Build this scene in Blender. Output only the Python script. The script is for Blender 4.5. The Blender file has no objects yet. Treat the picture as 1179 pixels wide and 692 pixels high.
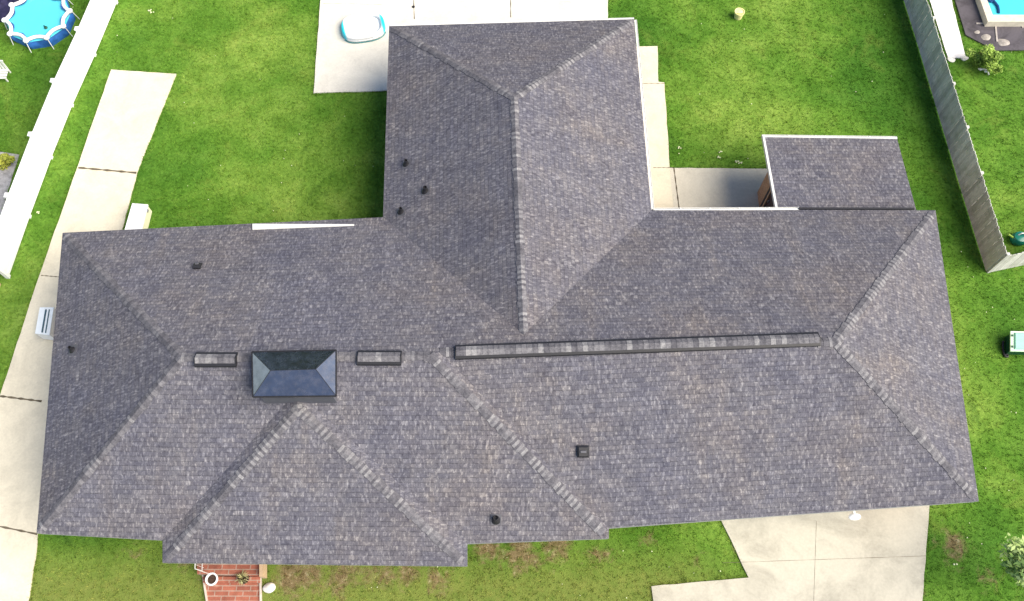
import bpy, math, random
import numpy as np
from mathutils import Vector
random.seed(7); RNG = np.random.default_rng(11)
C = bpy.context.scene.collection
R = math.radians

# ---------------------------------------------------------------- camera, light, exposure
CAM_H, PITCH, FPX = 27.0, 24.0, 1000.0
cam = bpy.data.cameras.new('camera'); camo = bpy.data.objects.new('camera', cam); C.objects.link(camo)
camo.location = (0, 0, CAM_H); camo.rotation_euler = (R(PITCH), 0, 0)
cam.sensor_width = 36; cam.lens = FPX / 1179 * 36; cam.clip_end = 2000; cam.clip_start = .5
bpy.context.scene.camera = camo
SUN_EL, SUN_AZ = 46.0, 110.0          # azimuth clockwise from +Y
w = bpy.data.worlds.new('World'); bpy.context.scene.world = w; w.use_nodes = True
nt = w.node_tree; bg = nt.nodes['Background']; sky = nt.nodes.new('ShaderNodeTexSky')
sky.sky_type = 'NISHITA'; sky.sun_disc = False; sky.sun_elevation = R(SUN_EL); sky.sun_rotation = R(SUN_AZ)
sky.dust_density = 1.0; sky.air_density = 1.0; sky.ozone_density = 1.6
nt.links.new(sky.outputs[0], bg.inputs[0]); bg.inputs[1].default_value = .11
sl = bpy.data.lights.new('sun', 'SUN'); so = bpy.data.objects.new('sun', sl); C.objects.link(so)
sl.energy = 4.4; sl.angle = R(55); sl.color = (1, .90, .74)
az = R(SUN_AZ); el = R(SUN_EL)
sd = Vector((math.sin(az) * math.cos(el), math.cos(az) * math.cos(el), math.sin(el)))
so.rotation_euler = sd.to_track_quat('Z', 'Y').to_euler(); so.location = (0, 0, 40)
vs = bpy.context.scene.view_settings
vs.view_transform = 'Standard'; vs.look = 'None'; vs.gamma = 1; vs.use_curve_mapping = False; vs.exposure = .78

# ---------------------------------------------------------------- point finder: where a measured spot of the survey lies at height z
_c, _s = math.cos(R(PITCH)), math.sin(R(PITCH))
def P(px, py, z=0.0):
    x = (px - 589.5) / FPX; y = -(py - 346) / FPX
    d = (x, y * _c + _s, y * _s - _c); t = (z - CAM_H) / d[2]
    return Vector((d[0] * t, d[1] * t, z))

# ---------------------------------------------------------------- helpers
ROOT = {}
class MB:
    def __init__(s): s.v = []; s.f = []; s.m = []; s.uv = []; s.tone = []
    def face(s, pts, mi=0, uv=None, tone=.5):
        i = len(s.v); s.v += [tuple(p) for p in pts]; s.f.append(tuple(range(i, i + len(pts)))); s.m.append(mi)
        s.uv.append(uv or [(p[0], p[1]) for p in pts]); s.tone.append(tone)
    def box(s, c, size, rz=0, mi=0, tone=.5, bev=0, taper=1.0):
        ca, sa = math.cos(rz), math.sin(rz); hx, hy, hz = size[0] / 2, size[1] / 2, size[2] / 2
        def q(x, y, z): return (c[0] + x * ca - y * sa, c[1] + x * sa + y * ca, c[2] + z)
        if bev:
            b = bev
            loops = []
            for z, k in ((-hz, b), (-hz + b, 0), (hz - b, 0), (hz, b)):
                X, Y = hx - k, hy - k; e = b * .7
                t = taper if z > 0 else 1
                loops.append([q(x * t, y * t, z) for x, y in ((-X + e, -Y), (X - e, -Y), (X, -Y + e), (X, Y - e), (X - e, Y), (-X + e, Y), (-X, Y - e), (-X, -Y + e))])
            s.loft(loops, mi, tone); return
        t = taper
        p = [q(-hx, -hy, -hz), q(hx, -hy, -hz), q(hx, hy, -hz), q(-hx, hy, -hz), q(-hx * t, -hy * t, hz), q(hx * t, -hy * t, hz), q(hx * t, hy * t, hz), q(-hx * t, hy * t, hz)]
        for f in ((3, 2, 1, 0), (4, 5, 6, 7), (0, 1, 5, 4), (1, 2, 6, 5), (2, 3, 7, 6), (3, 0, 4, 7)):
            s.face([p[k] for k in f], mi, None, tone)
    def loft(s, loops, mi=0, tone=.5, cap=True):
        n = len(loops[0])
        for a, b in zip(loops, loops[1:]):
            for k in range(n): s.face([a[k], a[(k + 1) % n], b[(k + 1) % n], b[k]], mi, None, tone)
        if cap: s.face(loops[0][::-1], mi, None, tone); s.face(loops[-1], mi, None, tone)
    def lathe(s, c, prof, n=20, mi=0, sx=1, sy=1, rz=0, tone=.5, cap=True, axis=None):
        loops = []
        for r, z in prof:
            L = []
            for k in range(n):
                a = 2 * math.pi * k / n; x, y = r * math.cos(a) * sx, r * math.sin(a) * sy
                x, y = x * math.cos(rz) - y * math.sin(rz), x * math.sin(rz) + y * math.cos(rz)
                L.append((c[0] + x, c[1] + y, c[2] + z))
            loops.append(L)
        s.loft(loops, mi, tone, cap)
    def bar(s, a, b, w, h, mi=0, tone=.5, up=Vector((0, 0, 1))):
        a = Vector(a); b = Vector(b); d = (b - a).normalized(); side = d.cross(up)
        if side.length < 1e-4: side = Vector((1, 0, 0))
        side.normalize(); u = side.cross(d)
        L = [[p + side * x * w / 2 + u * y * h / 2 for x, y in ((-1, -1), (1, -1), (1, 1), (-1, 1))] for p in (a, b)]
        s.loft(L, mi, tone)
    def tube(s, pts, rad, n=8, mi=0, tone=.5, closed=False):
        pts = [Vector(p) for p in pts]; loops = []
        for i, p in enumerate(pts):
            a = pts[i - 1] if (i or closed) else p; b = pts[(i + 1) % len(pts)] if (i < len(pts) - 1 or closed) else p
            d = (b - a).normalized(); side = d.cross(Vector((0, 0, 1)))
            if side.length < 1e-3: side = Vector((1, 0, 0))
            side.normalize(); u = side.cross(d); r = rad[i] if isinstance(rad, (list, tuple)) else rad
            loops.append([p + (side * math.cos(2 * math.pi * k / n) + u * math.sin(2 * math.pi * k / n)) * r for k in range(n)])
        if closed: loops.append(loops[0])
        s.loft(loops, mi, tone, cap=not closed)
    def slab(s, poly, z0, z1, mi=0, tone=.5):
        lo = [(p[0], p[1], z0) for p in poly]; hi = [(p[0], p[1], z1) for p in poly]
        ar = sum(a[0] * b[1] - b[0] * a[1] for a, b in zip(poly, list(poly[1:]) + [poly[0]]))
        if ar < 0: lo.reverse(); hi.reverse()
        s.loft([lo, hi], mi, tone)
    def build(s, name, mats, parent=None, smooth=False, weld=True, origin=None):
        me = bpy.data.meshes.new(name)
        off = ROOT.get(parent.name, Vector()) if parent else (Vector(origin) if origin is not None else Vector())
        me.from_pydata([(v[0] - off[0], v[1] - off[1], v[2] - off[2]) for v in s.v], [], s.f)
        for m in (mats if isinstance(mats, (list, tuple)) else [mats]): me.materials.append(m)
        me.polygons.foreach_set('material_index', s.m)
        uvl = me.uv_layers.new(name='UVMap'); uvl.data.foreach_set('uv', [c for f in s.uv for p in f for c in p])
        at = me.attributes.new('tone', 'FLOAT', 'FACE'); at.data.foreach_set('value', s.tone)
        if weld:
            import bmesh
            bm = bmesh.new(); bm.from_mesh(me); bmesh.ops.remove_doubles(bm, verts=bm.verts, dist=1e-4); bm.to_mesh(me); bm.free()
        if smooth:
            me.polygons.foreach_set('use_smooth', [True] * len(me.polygons))
            me.set_sharp_from_angle(angle=R(40))
        o = bpy.data.objects.new(name, me); C.objects.link(o)
        if parent: o.parent = parent; ROOT[o.name] = off
        else: o.location = off
        return o
def tag(o, label=None, cat=None, group=None, kind=None):
    if label: o['label'] = label
    if cat: o['category'] = cat
    if group: o['group'] = group
    if kind: o['kind'] = kind
    return o
def empty(name, loc, label, cat, group=None):
    o = bpy.data.objects.new(name, None); o.empty_display_size = .2; C.objects.link(o); o.location = loc
    ROOT[o.name] = Vector(loc); return tag(o, label, cat, group)

# ---------------------------------------------------------------- materials
class N:
    def __init__(s, name, rough=.8, spec=.3, metal=0):
        s.m = bpy.data.materials.new(name); s.m.use_nodes = True; s.t = s.m.node_tree; s.b = s.t.nodes['Principled BSDF']
        s.b.inputs['Roughness'].default_value = rough; s.b.inputs['Specular IOR Level'].default_value = spec; s.b.inputs['Metallic'].default_value = metal
    def n(s, t, **k):
        nd = s.t.nodes.new(t)
        for a, v in k.items(): setattr(nd, a, v)
        return nd
    def l(s, a, b): s.t.links.new(a, b)
    def set(s, sock, v):
        if isinstance(v, bpy.types.NodeSocket): s.l(v, sock)
        else: sock.default_value = v
    def math(s, op, a, b=0.0, c=None, clamp=False):
        nd = s.n('ShaderNodeMath', operation=op, use_clamp=clamp); s.set(nd.inputs[0], a); s.set(nd.inputs[1], b)
        if c is not None: s.set(nd.inputs[2], c)
        return nd.outputs[0]
    def noise(s, vec, scale, detail=3, rough=.55, dist=0):
        nd = s.n('ShaderNodeTexNoise'); s.l(vec, nd.inputs['Vector']); nd.inputs['Scale'].default_value = scale
        nd.inputs['Detail'].default_value = detail; nd.inputs['Roughness'].default_value = rough; nd.inputs['Distortion'].default_value = dist
        return nd.outputs['Fac']
    def ramp(s, f, stops, interp='LINEAR'):
        nd = s.n('ShaderNodeValToRGB'); s.l(f, nd.inputs[0]); cr = nd.color_ramp; cr.interpolation = interp
        while len(cr.elements) < len(stops): cr.elements.new(.5)
        for e, (p, c) in zip(cr.elements, stops): e.position = p; e.color = (*c, 1) if len(c) == 3 else c
        return nd.outputs[0]
    def mix(s, f, a, b, mode='MIX'):
        nd = s.n('ShaderNodeMix', data_type='RGBA', blend_type=mode)
        s.set(nd.inputs[0], f)
        for sock, v in ((nd.inputs[6], a), (nd.inputs[7], b)):
            if isinstance(v, tuple): sock.default_value = (*v, 1)
            else: s.l(v, sock)
        return nd.outputs[2]
    def mr(s, v, a, b, c=0., d=1.):
        nd = s.n('ShaderNodeMapRange'); s.l(v, nd.inputs[0])
        for i, x in enumerate((a, b, c, d)): nd.inputs[i + 1].default_value = x
        return nd.outputs[0]
    def col(s, c): s.set(s.b.inputs['Base Color'], c if not isinstance(c, tuple) else (*c, 1))
    def bump(s, h, dist=.01, st=.6):
        nd = s.n('ShaderNodeBump'); nd.inputs['Distance'].default_value = dist; nd.inputs['Strength'].default_value = st
        s.l(h, nd.inputs['Height']); s.l(nd.outputs[0], s.b.inputs['Normal'])
    def obj(s): return s.n('ShaderNodeTexCoord').outputs['Object']
    def tone(s): return s.n('ShaderNodeAttribute', attribute_name='tone').outputs['Fac']
    def pos(s): return s.n('ShaderNodeNewGeometry').outputs['Position']

def plain(name, c, rough=.6, spec=.3, metal=0, var=.12, scale=6, bump=.0):
    m = N(name, rough, spec, metal); f = m.noise(m.obj(), scale, 4)
    a = tuple(x * (1 - var) for x in c); b = tuple(min(1, x * (1 + var)) for x in c)
    m.col(m.ramp(f, [(.3, a), (.7, b)]))
    if bump: m.bump(m.noise(m.obj(), scale * 6, 3), bump, .5)
    return m.m

def shingle_mat():
    m = N('asphalt shingle', .9, .15)
    uv = m.n('ShaderNodeTexCoord').outputs['UV']; sp = m.n('ShaderNodeSeparateXYZ'); m.l(uv, sp.inputs[0])
    u, v = sp.outputs[0], sp.outputs[1]
    wob = m.math('MULTIPLY', m.math('SUBTRACT', m.noise(uv, .6, 2), .5), .05)
    vv = m.math('DIVIDE', m.math('ADD', v, wob), .13)
    row = m.math('FLOOR', vv); fr = m.math('FRACT', vv)
    wn = m.n('ShaderNodeTexWhiteNoise', noise_dimensions='1D'); m.l(row, wn.inputs['W'])
    def cell(width, seed):
        uu = m.math('ADD', m.math('DIVIDE', u, width), m.math('MULTIPLY', wn.outputs['Value'], 7.3 + seed))
        # uneven widths
        vw = m.n('ShaderNodeTexVoronoi', voronoi_dimensions='2D', feature='F1'); vw.inputs['Randomness'].default_value = .9
        cb = m.n('ShaderNodeCombineXYZ'); m.l(uu, cb.inputs[0]); m.l(m.math('MULTIPLY', row, 13.7), cb.inputs[1])
        c1 = m.n('ShaderNodeTexVoronoi', voronoi_dimensions='1D', feature='F1'); c1.inputs['Randomness'].default_value = .85; c1.inputs['Scale'].default_value = 1
        m.l(m.math('ADD', uu, m.math('MULTIPLY', row, 57.31)), c1.inputs['W'])
        s2 = m.n('ShaderNodeSeparateColor'); m.l(c1.outputs['Color'], s2.inputs[0])
        return s2.outputs[0], s2.outputs[1], uu
    a, a2, ua = cell(.07, 0)
    b, b2, ub = cell(.30, 3)
    patch = m.mr(m.noise(m.pos(), 1.1, 3, .6, .8), .36, .62, .25, 1.0)      # calm and busy areas
    base = m.ramp(a, [(0, (.060, .058, .072)), (.12, (.090, .088, .104)), (.24, (.115, .112, .128)), (.80, (.126, .123, .138)), (.85, (.18, .176, .191)), (1, (.27, .265, .28))])
    base = m.mix(patch, (.116, .115, .134), base)
    mp = m.n('ShaderNodeMapping'); mp.inputs['Scale'].default_value = (15, 6, 1); m.l(uv, mp.inputs[0])
    fleck = m.noise(mp.outputs[0], 1, 3, .75, .3)
    base = m.mix(.55, base, m.ramp(fleck, [(.30, (.038, .037, .052)), (.42, (.096, .095, .117)), (.54, (.127, .126, .149)), (.60, (.23, .227, .245)), (.69, (.38, .372, .39))]))
    blend = m.ramp(b, [(0, (.88, .88, .91)), (.35, (.98, .97, .99)), (.65, (1.0, .99, .98)), (1, (1.13, 1.10, 1.06))])
    c = m.mix(1.0, base, blend, 'MULTIPLY')
    big = m.noise(m.pos(), .35, 3, .6); med = m.noise(m.pos(), 1.6, 4, .65)
    c = m.mix(1.0, c, m.ramp(big, [(.32, (.92, .94, 1.0)), (.5, (1, 1, 1)), (.68, (1.10, 1.05, .98))]), 'MULTIPLY')
    c = m.mix(1.0, c, m.ramp(med, [(.3, (.86, .86, .88)), (.7, (1.13, 1.12, 1.1))]), 'MULTIPLY')
    mp2 = m.n('ShaderNodeMapping'); mp2.inputs['Scale'].default_value = (1.6, .22, 1); m.l(uv, mp2.inputs[0])
    c = m.mix(1.0, c, m.ramp(m.noise(mp2.outputs[0], 1, 4, .6), [(.3, (.90, .90, .92)), (.55, (1, 1, 1)), (.72, (1.10, 1.06, .99))]), 'MULTIPLY')
    gr = m.noise(uv, 55, 2, .7)
    c = m.mix(1.0, c, m.ramp(gr, [(.25, (.62, .62, .64)), (.75, (1.4, 1.4, 1.38))]), 'MULTIPLY')
    # shadow line painted under each butt edge, broken where the laminated tabs are missing
    ln = m.math('LESS_THAN', fr, .16)
    c = m.mix(m.math('MULTIPLY', ln, m.math('ADD', .08, m.math('MULTIPLY', a2, .42))), c, (.03, .03, .036))
    m.col(c)
    h = m.math('ADD', m.math('MULTIPLY', m.math('SUBTRACT', 1.0, fr), .6), m.math('MULTIPLY', m.math('GREATER_THAN', a2, .5), .6))
    m.bump(m.math('ADD', h, m.math('MULTIPLY', gr, .25)), .012, .9)
    return m.m
M = {}
M['shingle'] = shingle_mat()
def cap_mat():
    m = N('cap shingle', .9, .15); t = m.tone()
    c = m.ramp(t, [(0, (.085, .083, .098)), (.45, (.125, .122, .138)), (.75, (.17, .166, .182)), (1, (.235, .231, .243))])
    c = m.mix(1.0, c, m.ramp(m.noise(m.pos(), 45, 2, .7), [(.25, (.75, .75, .76)), (.75, (1.25, 1.25, 1.22))]), 'MULTIPLY')
    c = m.mix(1.0, c, m.ramp(m.noise(m.pos(), 9, 3, .8), [(.35, (.66, .66, .68)), (.65, (1.25, 1.24, 1.22))]), 'MULTIPLY')
    m.col(c); m.bump(m.noise(m.pos(), 60, 2), .004, .6); return m.m
M['cap'] = cap_mat()

DIRT = [  # bare or dry patches: px, py, radius m, strength
    (1098, 628, 1.0, .72), (1135, 668, .9, .5), (600, 640, 1.5, .75), (690, 640, 1.2, .55), (345, 662, 2.0, .75), (440, 660, 1.4, .7), (395, 664, 1.0, .8), (560, 630, .8, .8), (600, 628, .8, .85), (640, 627, 1.0, .85), (360, 655, .8, .8), (470, 657, .9, .7), (505, 668, .8, .7), (215, 640, 1.0, .6), (340, 680, 1.0, .6),
    (150, 635, 1.2, .4), (240, 655, 1.0, .5), (800, 645, .8, .4), (850, 632, .5, .5), (1060, 690, 1.2, .5), (745, 622, .5, .6)]
def grass_mat(name, blade=False):
    m = N(name, .85, .12); p = m.pos()
    f1 = m.noise(p, .16, 3, .6); f2 = m.noise(p, 1.1, 4, .65, .4); f3 = m.noise(p, 9, 3, .7)
    c = m.ramp(f1, [(.36, (.056, .158, .016)), (.5, (.098, .218, .024)), (.64, (.178, .300, .046))])
    c = m.mix(1.0, c, m.ramp(f2, [(.3, (.68, .76, .62)), (.5, (1, 1, 1)), (.72, (1.36, 1.2, 1.5))]), 'MULTIPLY')
    c = m.mix(1.0, c, m.ramp(f3, [(.28, (.62, .68, .6)), (.72, (1.36, 1.28, 1.3))]), 'MULTIPLY')
    wd_p = m.mr(m.noise(p, .55, 5, .7, .8), .56, .70, 0, .32)
    c = m.mix(wd_p, c, m.mix(f3, (.16, .23, .03), (.30, .34, .08)))
    dk = m.mr(m.noise(p, .8, 5, .7, .5), .60, .72, 0, .4)
    c = m.mix(dk, c, (.035, .10, .018))
    # worn soil in places of its own
    sp = m.n('ShaderNodeSeparateXYZ'); m.l(p, sp.inputs[0])
    acc = None
    for px, py, r, st in DIRT:
        q = P(px, py); dx = m.math('SUBTRACT', sp.outputs[0], q.x); dy = m.math('MULTIPLY', m.math('SUBTRACT', sp.outputs[1], q.y), 1.5 if r > 1.1 and py > 630 and px < 1000 else .9)
        d = m.math('SQRT', m.math('ADD', m.math('MULTIPLY', dx, dx), m.math('MULTIPLY', dy, dy)))
        f = m.math('MULTIPLY', m.mr(d, r, 0., 0., 1.), st); acc = f if acc is None else m.math('MAXIMUM', acc, f)
    nn = m.noise(p, 2.6, 5, .72, .6)
    k = m.math('MULTIPLY', m.mr(m.math('ADD', m.math('MULTIPLY', acc,   .70), nn), .74, .98), .85, clamp=True)
    # the front strip is drier and yellower
    fy = m.mr(sp.outputs[1], 4.2, 2.8); fx = m.mr(sp.outputs[0], 8.0, 5.0)
    dry = m.math('MULTIPLY', m.math('MULTIPLY', fy, fx), .85)
    c = m.mix(dry, c, m.mix(m.noise(p, 3.5, 4, .7), (.075, .15, .02), (.27, .27, .075)))
    soil = m.ramp(m.noise(p, 5, 4, .7), [(.35, (.13, .085, .045)), (.55, (.24, .17, .10)), (.72, (.46, .40, .26))])
    c = m.mix(k, c, soil)
    if blade:
        c = m.mix(1.0, c, m.ramp(m.tone(), [(0, (.72, .8, .6)), (.8, (1.25, 1.15, 1.1)), (1, (1.7, 1.45, 1.6))]), 'MULTIPLY')
        m.b.inputs['Subsurface Weight'].default_value = 0
    m.col(c); m.bump(m.noise(p, 22, 4, .75), .05, .8); return m.m
M['ground'] = grass_mat('lawn ground'); M['blade'] = grass_mat('grass blades', True)

def concrete(name, c, stain=.25, scale=1.0):
    m = N(name, .85, .2); p = m.pos()
    a = tuple(x * (1 - stain * 1.5) for x in c); b = tuple(min(.9, x * 1.08) for x in c)
    k = m.ramp(m.noise(p, .9 * scale, 6, .72, .5), [(.3, a), (.55, c), (.75, b)])
    k = m.mix(1.0, k, m.ramp(m.noise(p, 14, 4, .7), [(.25, (.9, .9, .89)), (.75, (1.06, 1.06, 1.05))]), 'MULTIPLY')
    sp = m.noise(p, 4.2, 5, .75)
    k = m.mix(m.mr(sp, .68, .8, 0, .35), k, (.22, .20, .17))
    m.col(k); m.bump(m.noise(p, 40, 3), .004, .5); return m.m
M['conc_warm'] = concrete('cream concrete', (.66, .61, .49), .12)
M['conc_white'] = concrete('pale concrete', (.70, .67, .60), .10)
M['conc_grey'] = concrete('grey concrete', (.58, .55, .47), .12)
M['conc_drive'] = concrete('driveway concrete', (.48, .455, .385), .20, .8)
M['joint'] = plain('joint dirt', (.12, .10, .07), .95, var=.4, scale=9)
def brick(name, c1, c2, mortar, vert=True, sc=1.0):
    m = N(name, .85, .2); p = m.pos(); sp = m.n('ShaderNodeSeparateXYZ'); m.l(p, sp.inputs[0]); cb = m.n('ShaderNodeCombineXYZ')
    if vert: m.l(m.math('ADD', sp.outputs[0], sp.outputs[1]), cb.inputs[0]); m.l(sp.outputs[2], cb.inputs[1])
    else: m.l(sp.outputs[0], cb.inputs[0]); m.l(sp.outputs[1], cb.inputs[1])
    b = m.n('ShaderNodeTexBrick'); m.l(cb.outputs[0], b.inputs[0]); b.inputs['Scale'].default_value = 1
    b.inputs['Brick Width'].default_value = .22 * sc; b.inputs['Row Height'].default_value = .076 * sc; b.inputs['Mortar Size'].default_value = .008 * sc
    b.inputs['Color1'].default_value = (*c1, 1); b.inputs['Color2'].default_value = (*c2, 1); b.inputs['Mortar'].default_value = (*mortar, 1)
    k = m.mix(1.0, b.outputs['Color'], m.ramp(m.noise(p, 5, 4, .7), [(.3, (.75, .75, .75)), (.7, (1.2, 1.2, 1.2))]), 'MULTIPLY')
    m.col(k); m.bump(b.outputs['Fac'], .006, -.6); return m.m
M['brick_wall'] = brick('house brick', (.36, .20, .13), (.26, .13, .085), (.42, .39, .34))
M['brick_pave'] = brick('porch brick', (.36, .13, .085), (.27, .095, .065), (.36, .25, .20), False, 1.9)
M['tan_brick'] = brick('tan brick', (.50, .30, .18), (.42, .23, .13), (.5, .42, .34))
M['white_trim'] = plain('white painted trim', (.74, .74, .71), .45, .4, var=.05)
M['white_pvc'] = plain('white vinyl', (.84, .84, .84), .4, .45, var=.03, scale=2)
M['fascia'] = plain('grey fascia', (.36, .36, .38), .6)
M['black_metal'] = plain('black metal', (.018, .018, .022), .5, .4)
M['dark'] = plain('dark opening', (.03, .02, .026), .8)
M['lead'] = plain('grey boot metal', (.42, .42, .46), .4, .5, .5)
def metal_cap():
    m = N('galvanised chimney metal', .2, .5, 1.0); p = m.obj()
    m.col(m.ramp(m.noise(p, 2.5, 5, .7), [(.3, (.29, .265, .275)), (.7, (.38, .35, .365))]))
    m.l(m.mr(m.noise(p, 6, 4), .3, .7, .18, .32), m.b.inputs['Roughness']); return m.m
M['cap_metal'] = metal_cap()
M['flash'] = plain('dull flashing', (.10, .10, .115), .6)
M['glass'] = plain('window glass', (.03, .04, .05), .08, .6)
M['cedar'] = None
def wood():
    m = N('weathered fence wood', .85, .15); p = m.pos()
    mp = m.n('ShaderNodeMapping'); mp.inputs['Scale'].default_value = (6, 6, .9); m.l(p, mp.inputs[0])
    g = m.noise(mp.outputs[0], 5, 5, .7)
    c = m.ramp(m.tone(), [(0, (.40, .39, .36)), (.5, (.60, .59, .56)), (1, (.76, .75, .71))])
    c = m.mix(1.0, c, m.ramp(g, [(.25, (.68, .68, .66)), (.75, (1.22, 1.22, 1.22))]), 'MULTIPLY')
    # green algae near the foot
    c = m.mix(m.math('MULTIPLY', m.math('MULTIPLY', m.mr(m.n('ShaderNodeSeparateXYZ').outputs[2], 0, 1), 0), 0), c, c)
    a = m.mr(m.noise(p, 1.8, 5, .7), .5, .75, 0, .55)
    c = m.mix(a, c, (.20, .235, .12))
    m.col(c); m.bump(g, .006, .6); return m.m
M['wood'] = wood()
def water(name, c, rough=.06):
    m = N(name, rough, .35); p = m.obj()
    m.col(m.ramp(m.noise(p, 1.6, 3), [(.3, tuple(x * .92 for x in c)), (.7, c)])); m.bump(m.noise(p, 7, 3, .6), .012, .35); return m.m
M['water'] = water('pool water', (.10, .58, .70))
M['water2'] = water('clear pool water', (.08, .60, .70))
M['blue_vinyl'] = plain('blue pool wall', (.03, .13, .42), .4, .4, var=.35, scale=4)
M['cream'] = plain('cream plastic', (.82, .74, .36), .5, .3, var=.06)
M['terra'] = plain('soil', (.06, .035, .025), .9, var=.4, scale=20)
M['stone'] = plain('white stone', (.72, .70, .66), .8, var=.12, scale=8, bump=.02)
M['mulch'] = concrete('dark paving', (.105, .095, .11), .4, 1.5)
M['gravel'] = concrete('pale gravel', (.38, .37, .38), .35, 5)
def leafm(name, lo, hi):
    m = N(name, .6, .3); c = m.ramp(m.tone(), [(0, lo), (1, hi)])
    m.col(c); m.b.inputs['Transmission Weight'].default_value = 0; return m.m
M['leaf_pale'] = leafm('pale leaves', (.09, .21, .03), (.48, .60, .22))
M['leaf_bush'] = leafm('bush leaves', (.09, .18, .02), (.36, .52, .09))
M['leaf_yellow'] = leafm('yellow green leaves', (.14, .2, .02), (.5, .5, .08))
M['bark'] = plain('bark', (.10, .07, .05), .9, var=.4, scale=14, bump=.02)
M['mint'] = plain('mint green plastic', (.30, .66, .46), .5, .35, var=.06)
M['mint_edge'] = plain('pale mint edge', (.66, .84, .62), .5, .35, var=.05)
M['dark_green'] = plain('dark green', (.01, .07, .035), .35, .5)
M['teal'] = plain('teal', (.01, .16, .12), .25, .5)

# ================================================================ SETTING
def quads_px(pts, z=0): return [P(x, y, z) for x, y in pts]
g = MB(); g.face([(-260, -160, 0), (260, -160, 0), (260, 360, 0), (-260, 360, 0)]); tag(g.build('ground', M['ground']), kind='structure')

SLABS = []
def slab(name, px, mat, z=.05, z0=-.02, blur=True):
    pts = quads_px(px, z)
    # slightly uneven edge
    out = []
    for a, b in zip(pts, pts[1:] + pts[:1]):
        L = (b - a).length; n = max(1, int(L / .35)); nrm = Vector((-(b - a).y, (b - a).x, 0)).normalized()
        for k in range(n):
            q = a.lerp(b, k / n)
            if k: q = q + nrm * random.uniform(-.012, .012)
            out.append(q)
    m = MB(); m.slab(out, z0, z, 0)
    SLABS.append([(p.x, p.y) for p in pts])
    return tag(m.build(name, mat, weld=False), kind='structure')
slab('side_path', [(128, 80), (203, 85), (158, 197), (100, 420), (70, 590), (43, 612), (41, 640), (31, 700), (25, 760), (-75, 760), (-60, 600), (0, 455), (45, 318)], M['conc_warm'], .05)
slab('back_patio', [(372, -40), (700, -40), (700, 60), (500, 70), (500, 108), (445, 104), (361, 107)], M['conc_white'], .05)
slab('wing_walk', [(700, 54), (757, 53), (758, 94), (765, 95), (771, 192), (776, 250), (700, 260)], M['conc_warm'], .055)
slab('rear_patio', [(770.5, 193), (1028, 196), (1040, 262), (776, 262), (775, 250)], M['conc_grey'], .05)
slab('driveway', [(826, 590), (862, 665), (750, 675), (766, 800), (1052, 800), (1062, 692), (1072, 560), (826, 560)], M['conc_drive'], .05)
def joint(a, b, z, w=.028):
    m = MB(); a, b = P(*a, z), P(*b, z); d = (b - a).normalized(); s = Vector((-d.y, d.x, 0)) * w / 2
    n = 12
    for k in range(n):
        p, q = a.lerp(b, k / n), a.lerp(b, (k + 1) / n); r0, r1 = 1 + .5 * math.sin(k * 2.3), 1 + .5 * math.sin((k + 1) * 2.3)
        m.face([p - s * r0, q - s * r1, q + s * r1, p + s * r0])
    return m
def joints(name, lst, z):
    m = MB()
    for it in lst:
        j = joint(*it[:2], z, it[2] if len(it) > 2 else .028); m.v, off = m.v, len(m.v); m.v += j.v; m.f += [tuple(i + off for i in f) for f in j.f]; m.m += j.m; m.uv += j.uv; m.tone += j.tone
    tag(m.build(name, M['joint'], weld=False), kind='structure')
joints('path_joints', [((90, 193), (157, 199), .07), ((47, 317), (70, 319)), ((0, 456), (48, 462), .06), ((-30, 600), (43, 615), .05)], .054)
joints('patio_joints', [((475, -40), (477, 22)), ((588, -40), (588, 20)), ((440, 5), (372, 4), .01)], .054)
joints('walk_joints', [((735, 96), (765, 96), .02), ((752, 193), (776, 193), .02), ((776, 193), (782, 240), .035)], .0595)
joints('driveway_joints', [((832, 648), (1066, 640), .008), ((940, 600), (936, 720), .007)], .054)

slab('neighbour_path', [(1061, -30), (1088, -30), (1112, 66), (1092, 67)], concrete('bleached paving', (.80, .77, .78), .06), .05)
slab('neighbour_terrace', [(1091, -30), (1250, -30), (1250, 57), (1146, 58), (1112, 40)], M['mulch'], .06)
slab('neighbour_gravel', [(-40, 170), (10, 176), (22, 178), (8, 222), (-2, 262), (-40, 262)], M['gravel'], .03)

# ================================================================ HOUSE
E0 = 2.8
RV = dict(A=(72, 268, E0), B=(42, 614, E0), C=(187, 622, E0), D=(187, 648, E0), E=(538, 652, E0), F=(538, 626, E0), G=(701, 620, E0), H=(701, 608, E0),
          I=(1127, 577, E0), J=(1077, 242, E0), K=(750, 242, E0), L=(730, 22, E0), M=(448, 30, E0), N=(441, 250, E0),
          R1=(209, 411, 5.00), R2=(495, 409, 5.05), R2b=(507, 405, 4.97), R3=(962, 393, 4.97), W1=(592, 112, 4.78), W2=(603, 385, 4.78), P1=(343, 470, 4.62), P2=(341, 451, 4.62))
V3 = {k: P(*v) for k, v in RV.items()}
RF = [('A', 'B', 'R1'), ('A', 'R1', 'R2', 'R2b', 'W2', 'N'), ('K', 'W2', 'R2b', 'R3', 'J'), ('B', 'C', 'P2', 'F', 'G', 'R2', 'R1'), ('G', 'H', 'R2b', 'R2'),
      ('H', 'I', 'R3', 'R2b'), ('I', 'J', 'R3'), ('N', 'W2', 'W1', 'M'), ('M', 'W1', 'L'), ('L', 'W1', 'W2', 'K'), ('C', 'D', 'P1', 'P2'), ('D', 'E', 'P1'), ('E', 'F', 'P2', 'P1')]
def newell(pts):
    n = Vector()
    for a, b in zip(pts, pts[1:] + pts[:1]): n += Vector(((a.y - b.y) * (a.z + b.z), (a.z - b.z) * (a.x + b.x), (a.x - b.x) * (a.y + b.y)))
    return n.normalized()
house = empty('brick_house', (0, 9, 0), 'sprawling single-storey brick house with mottled grey shingle roof and metal chimney cap', 'house')
rm = MB(); FN = {}
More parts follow.
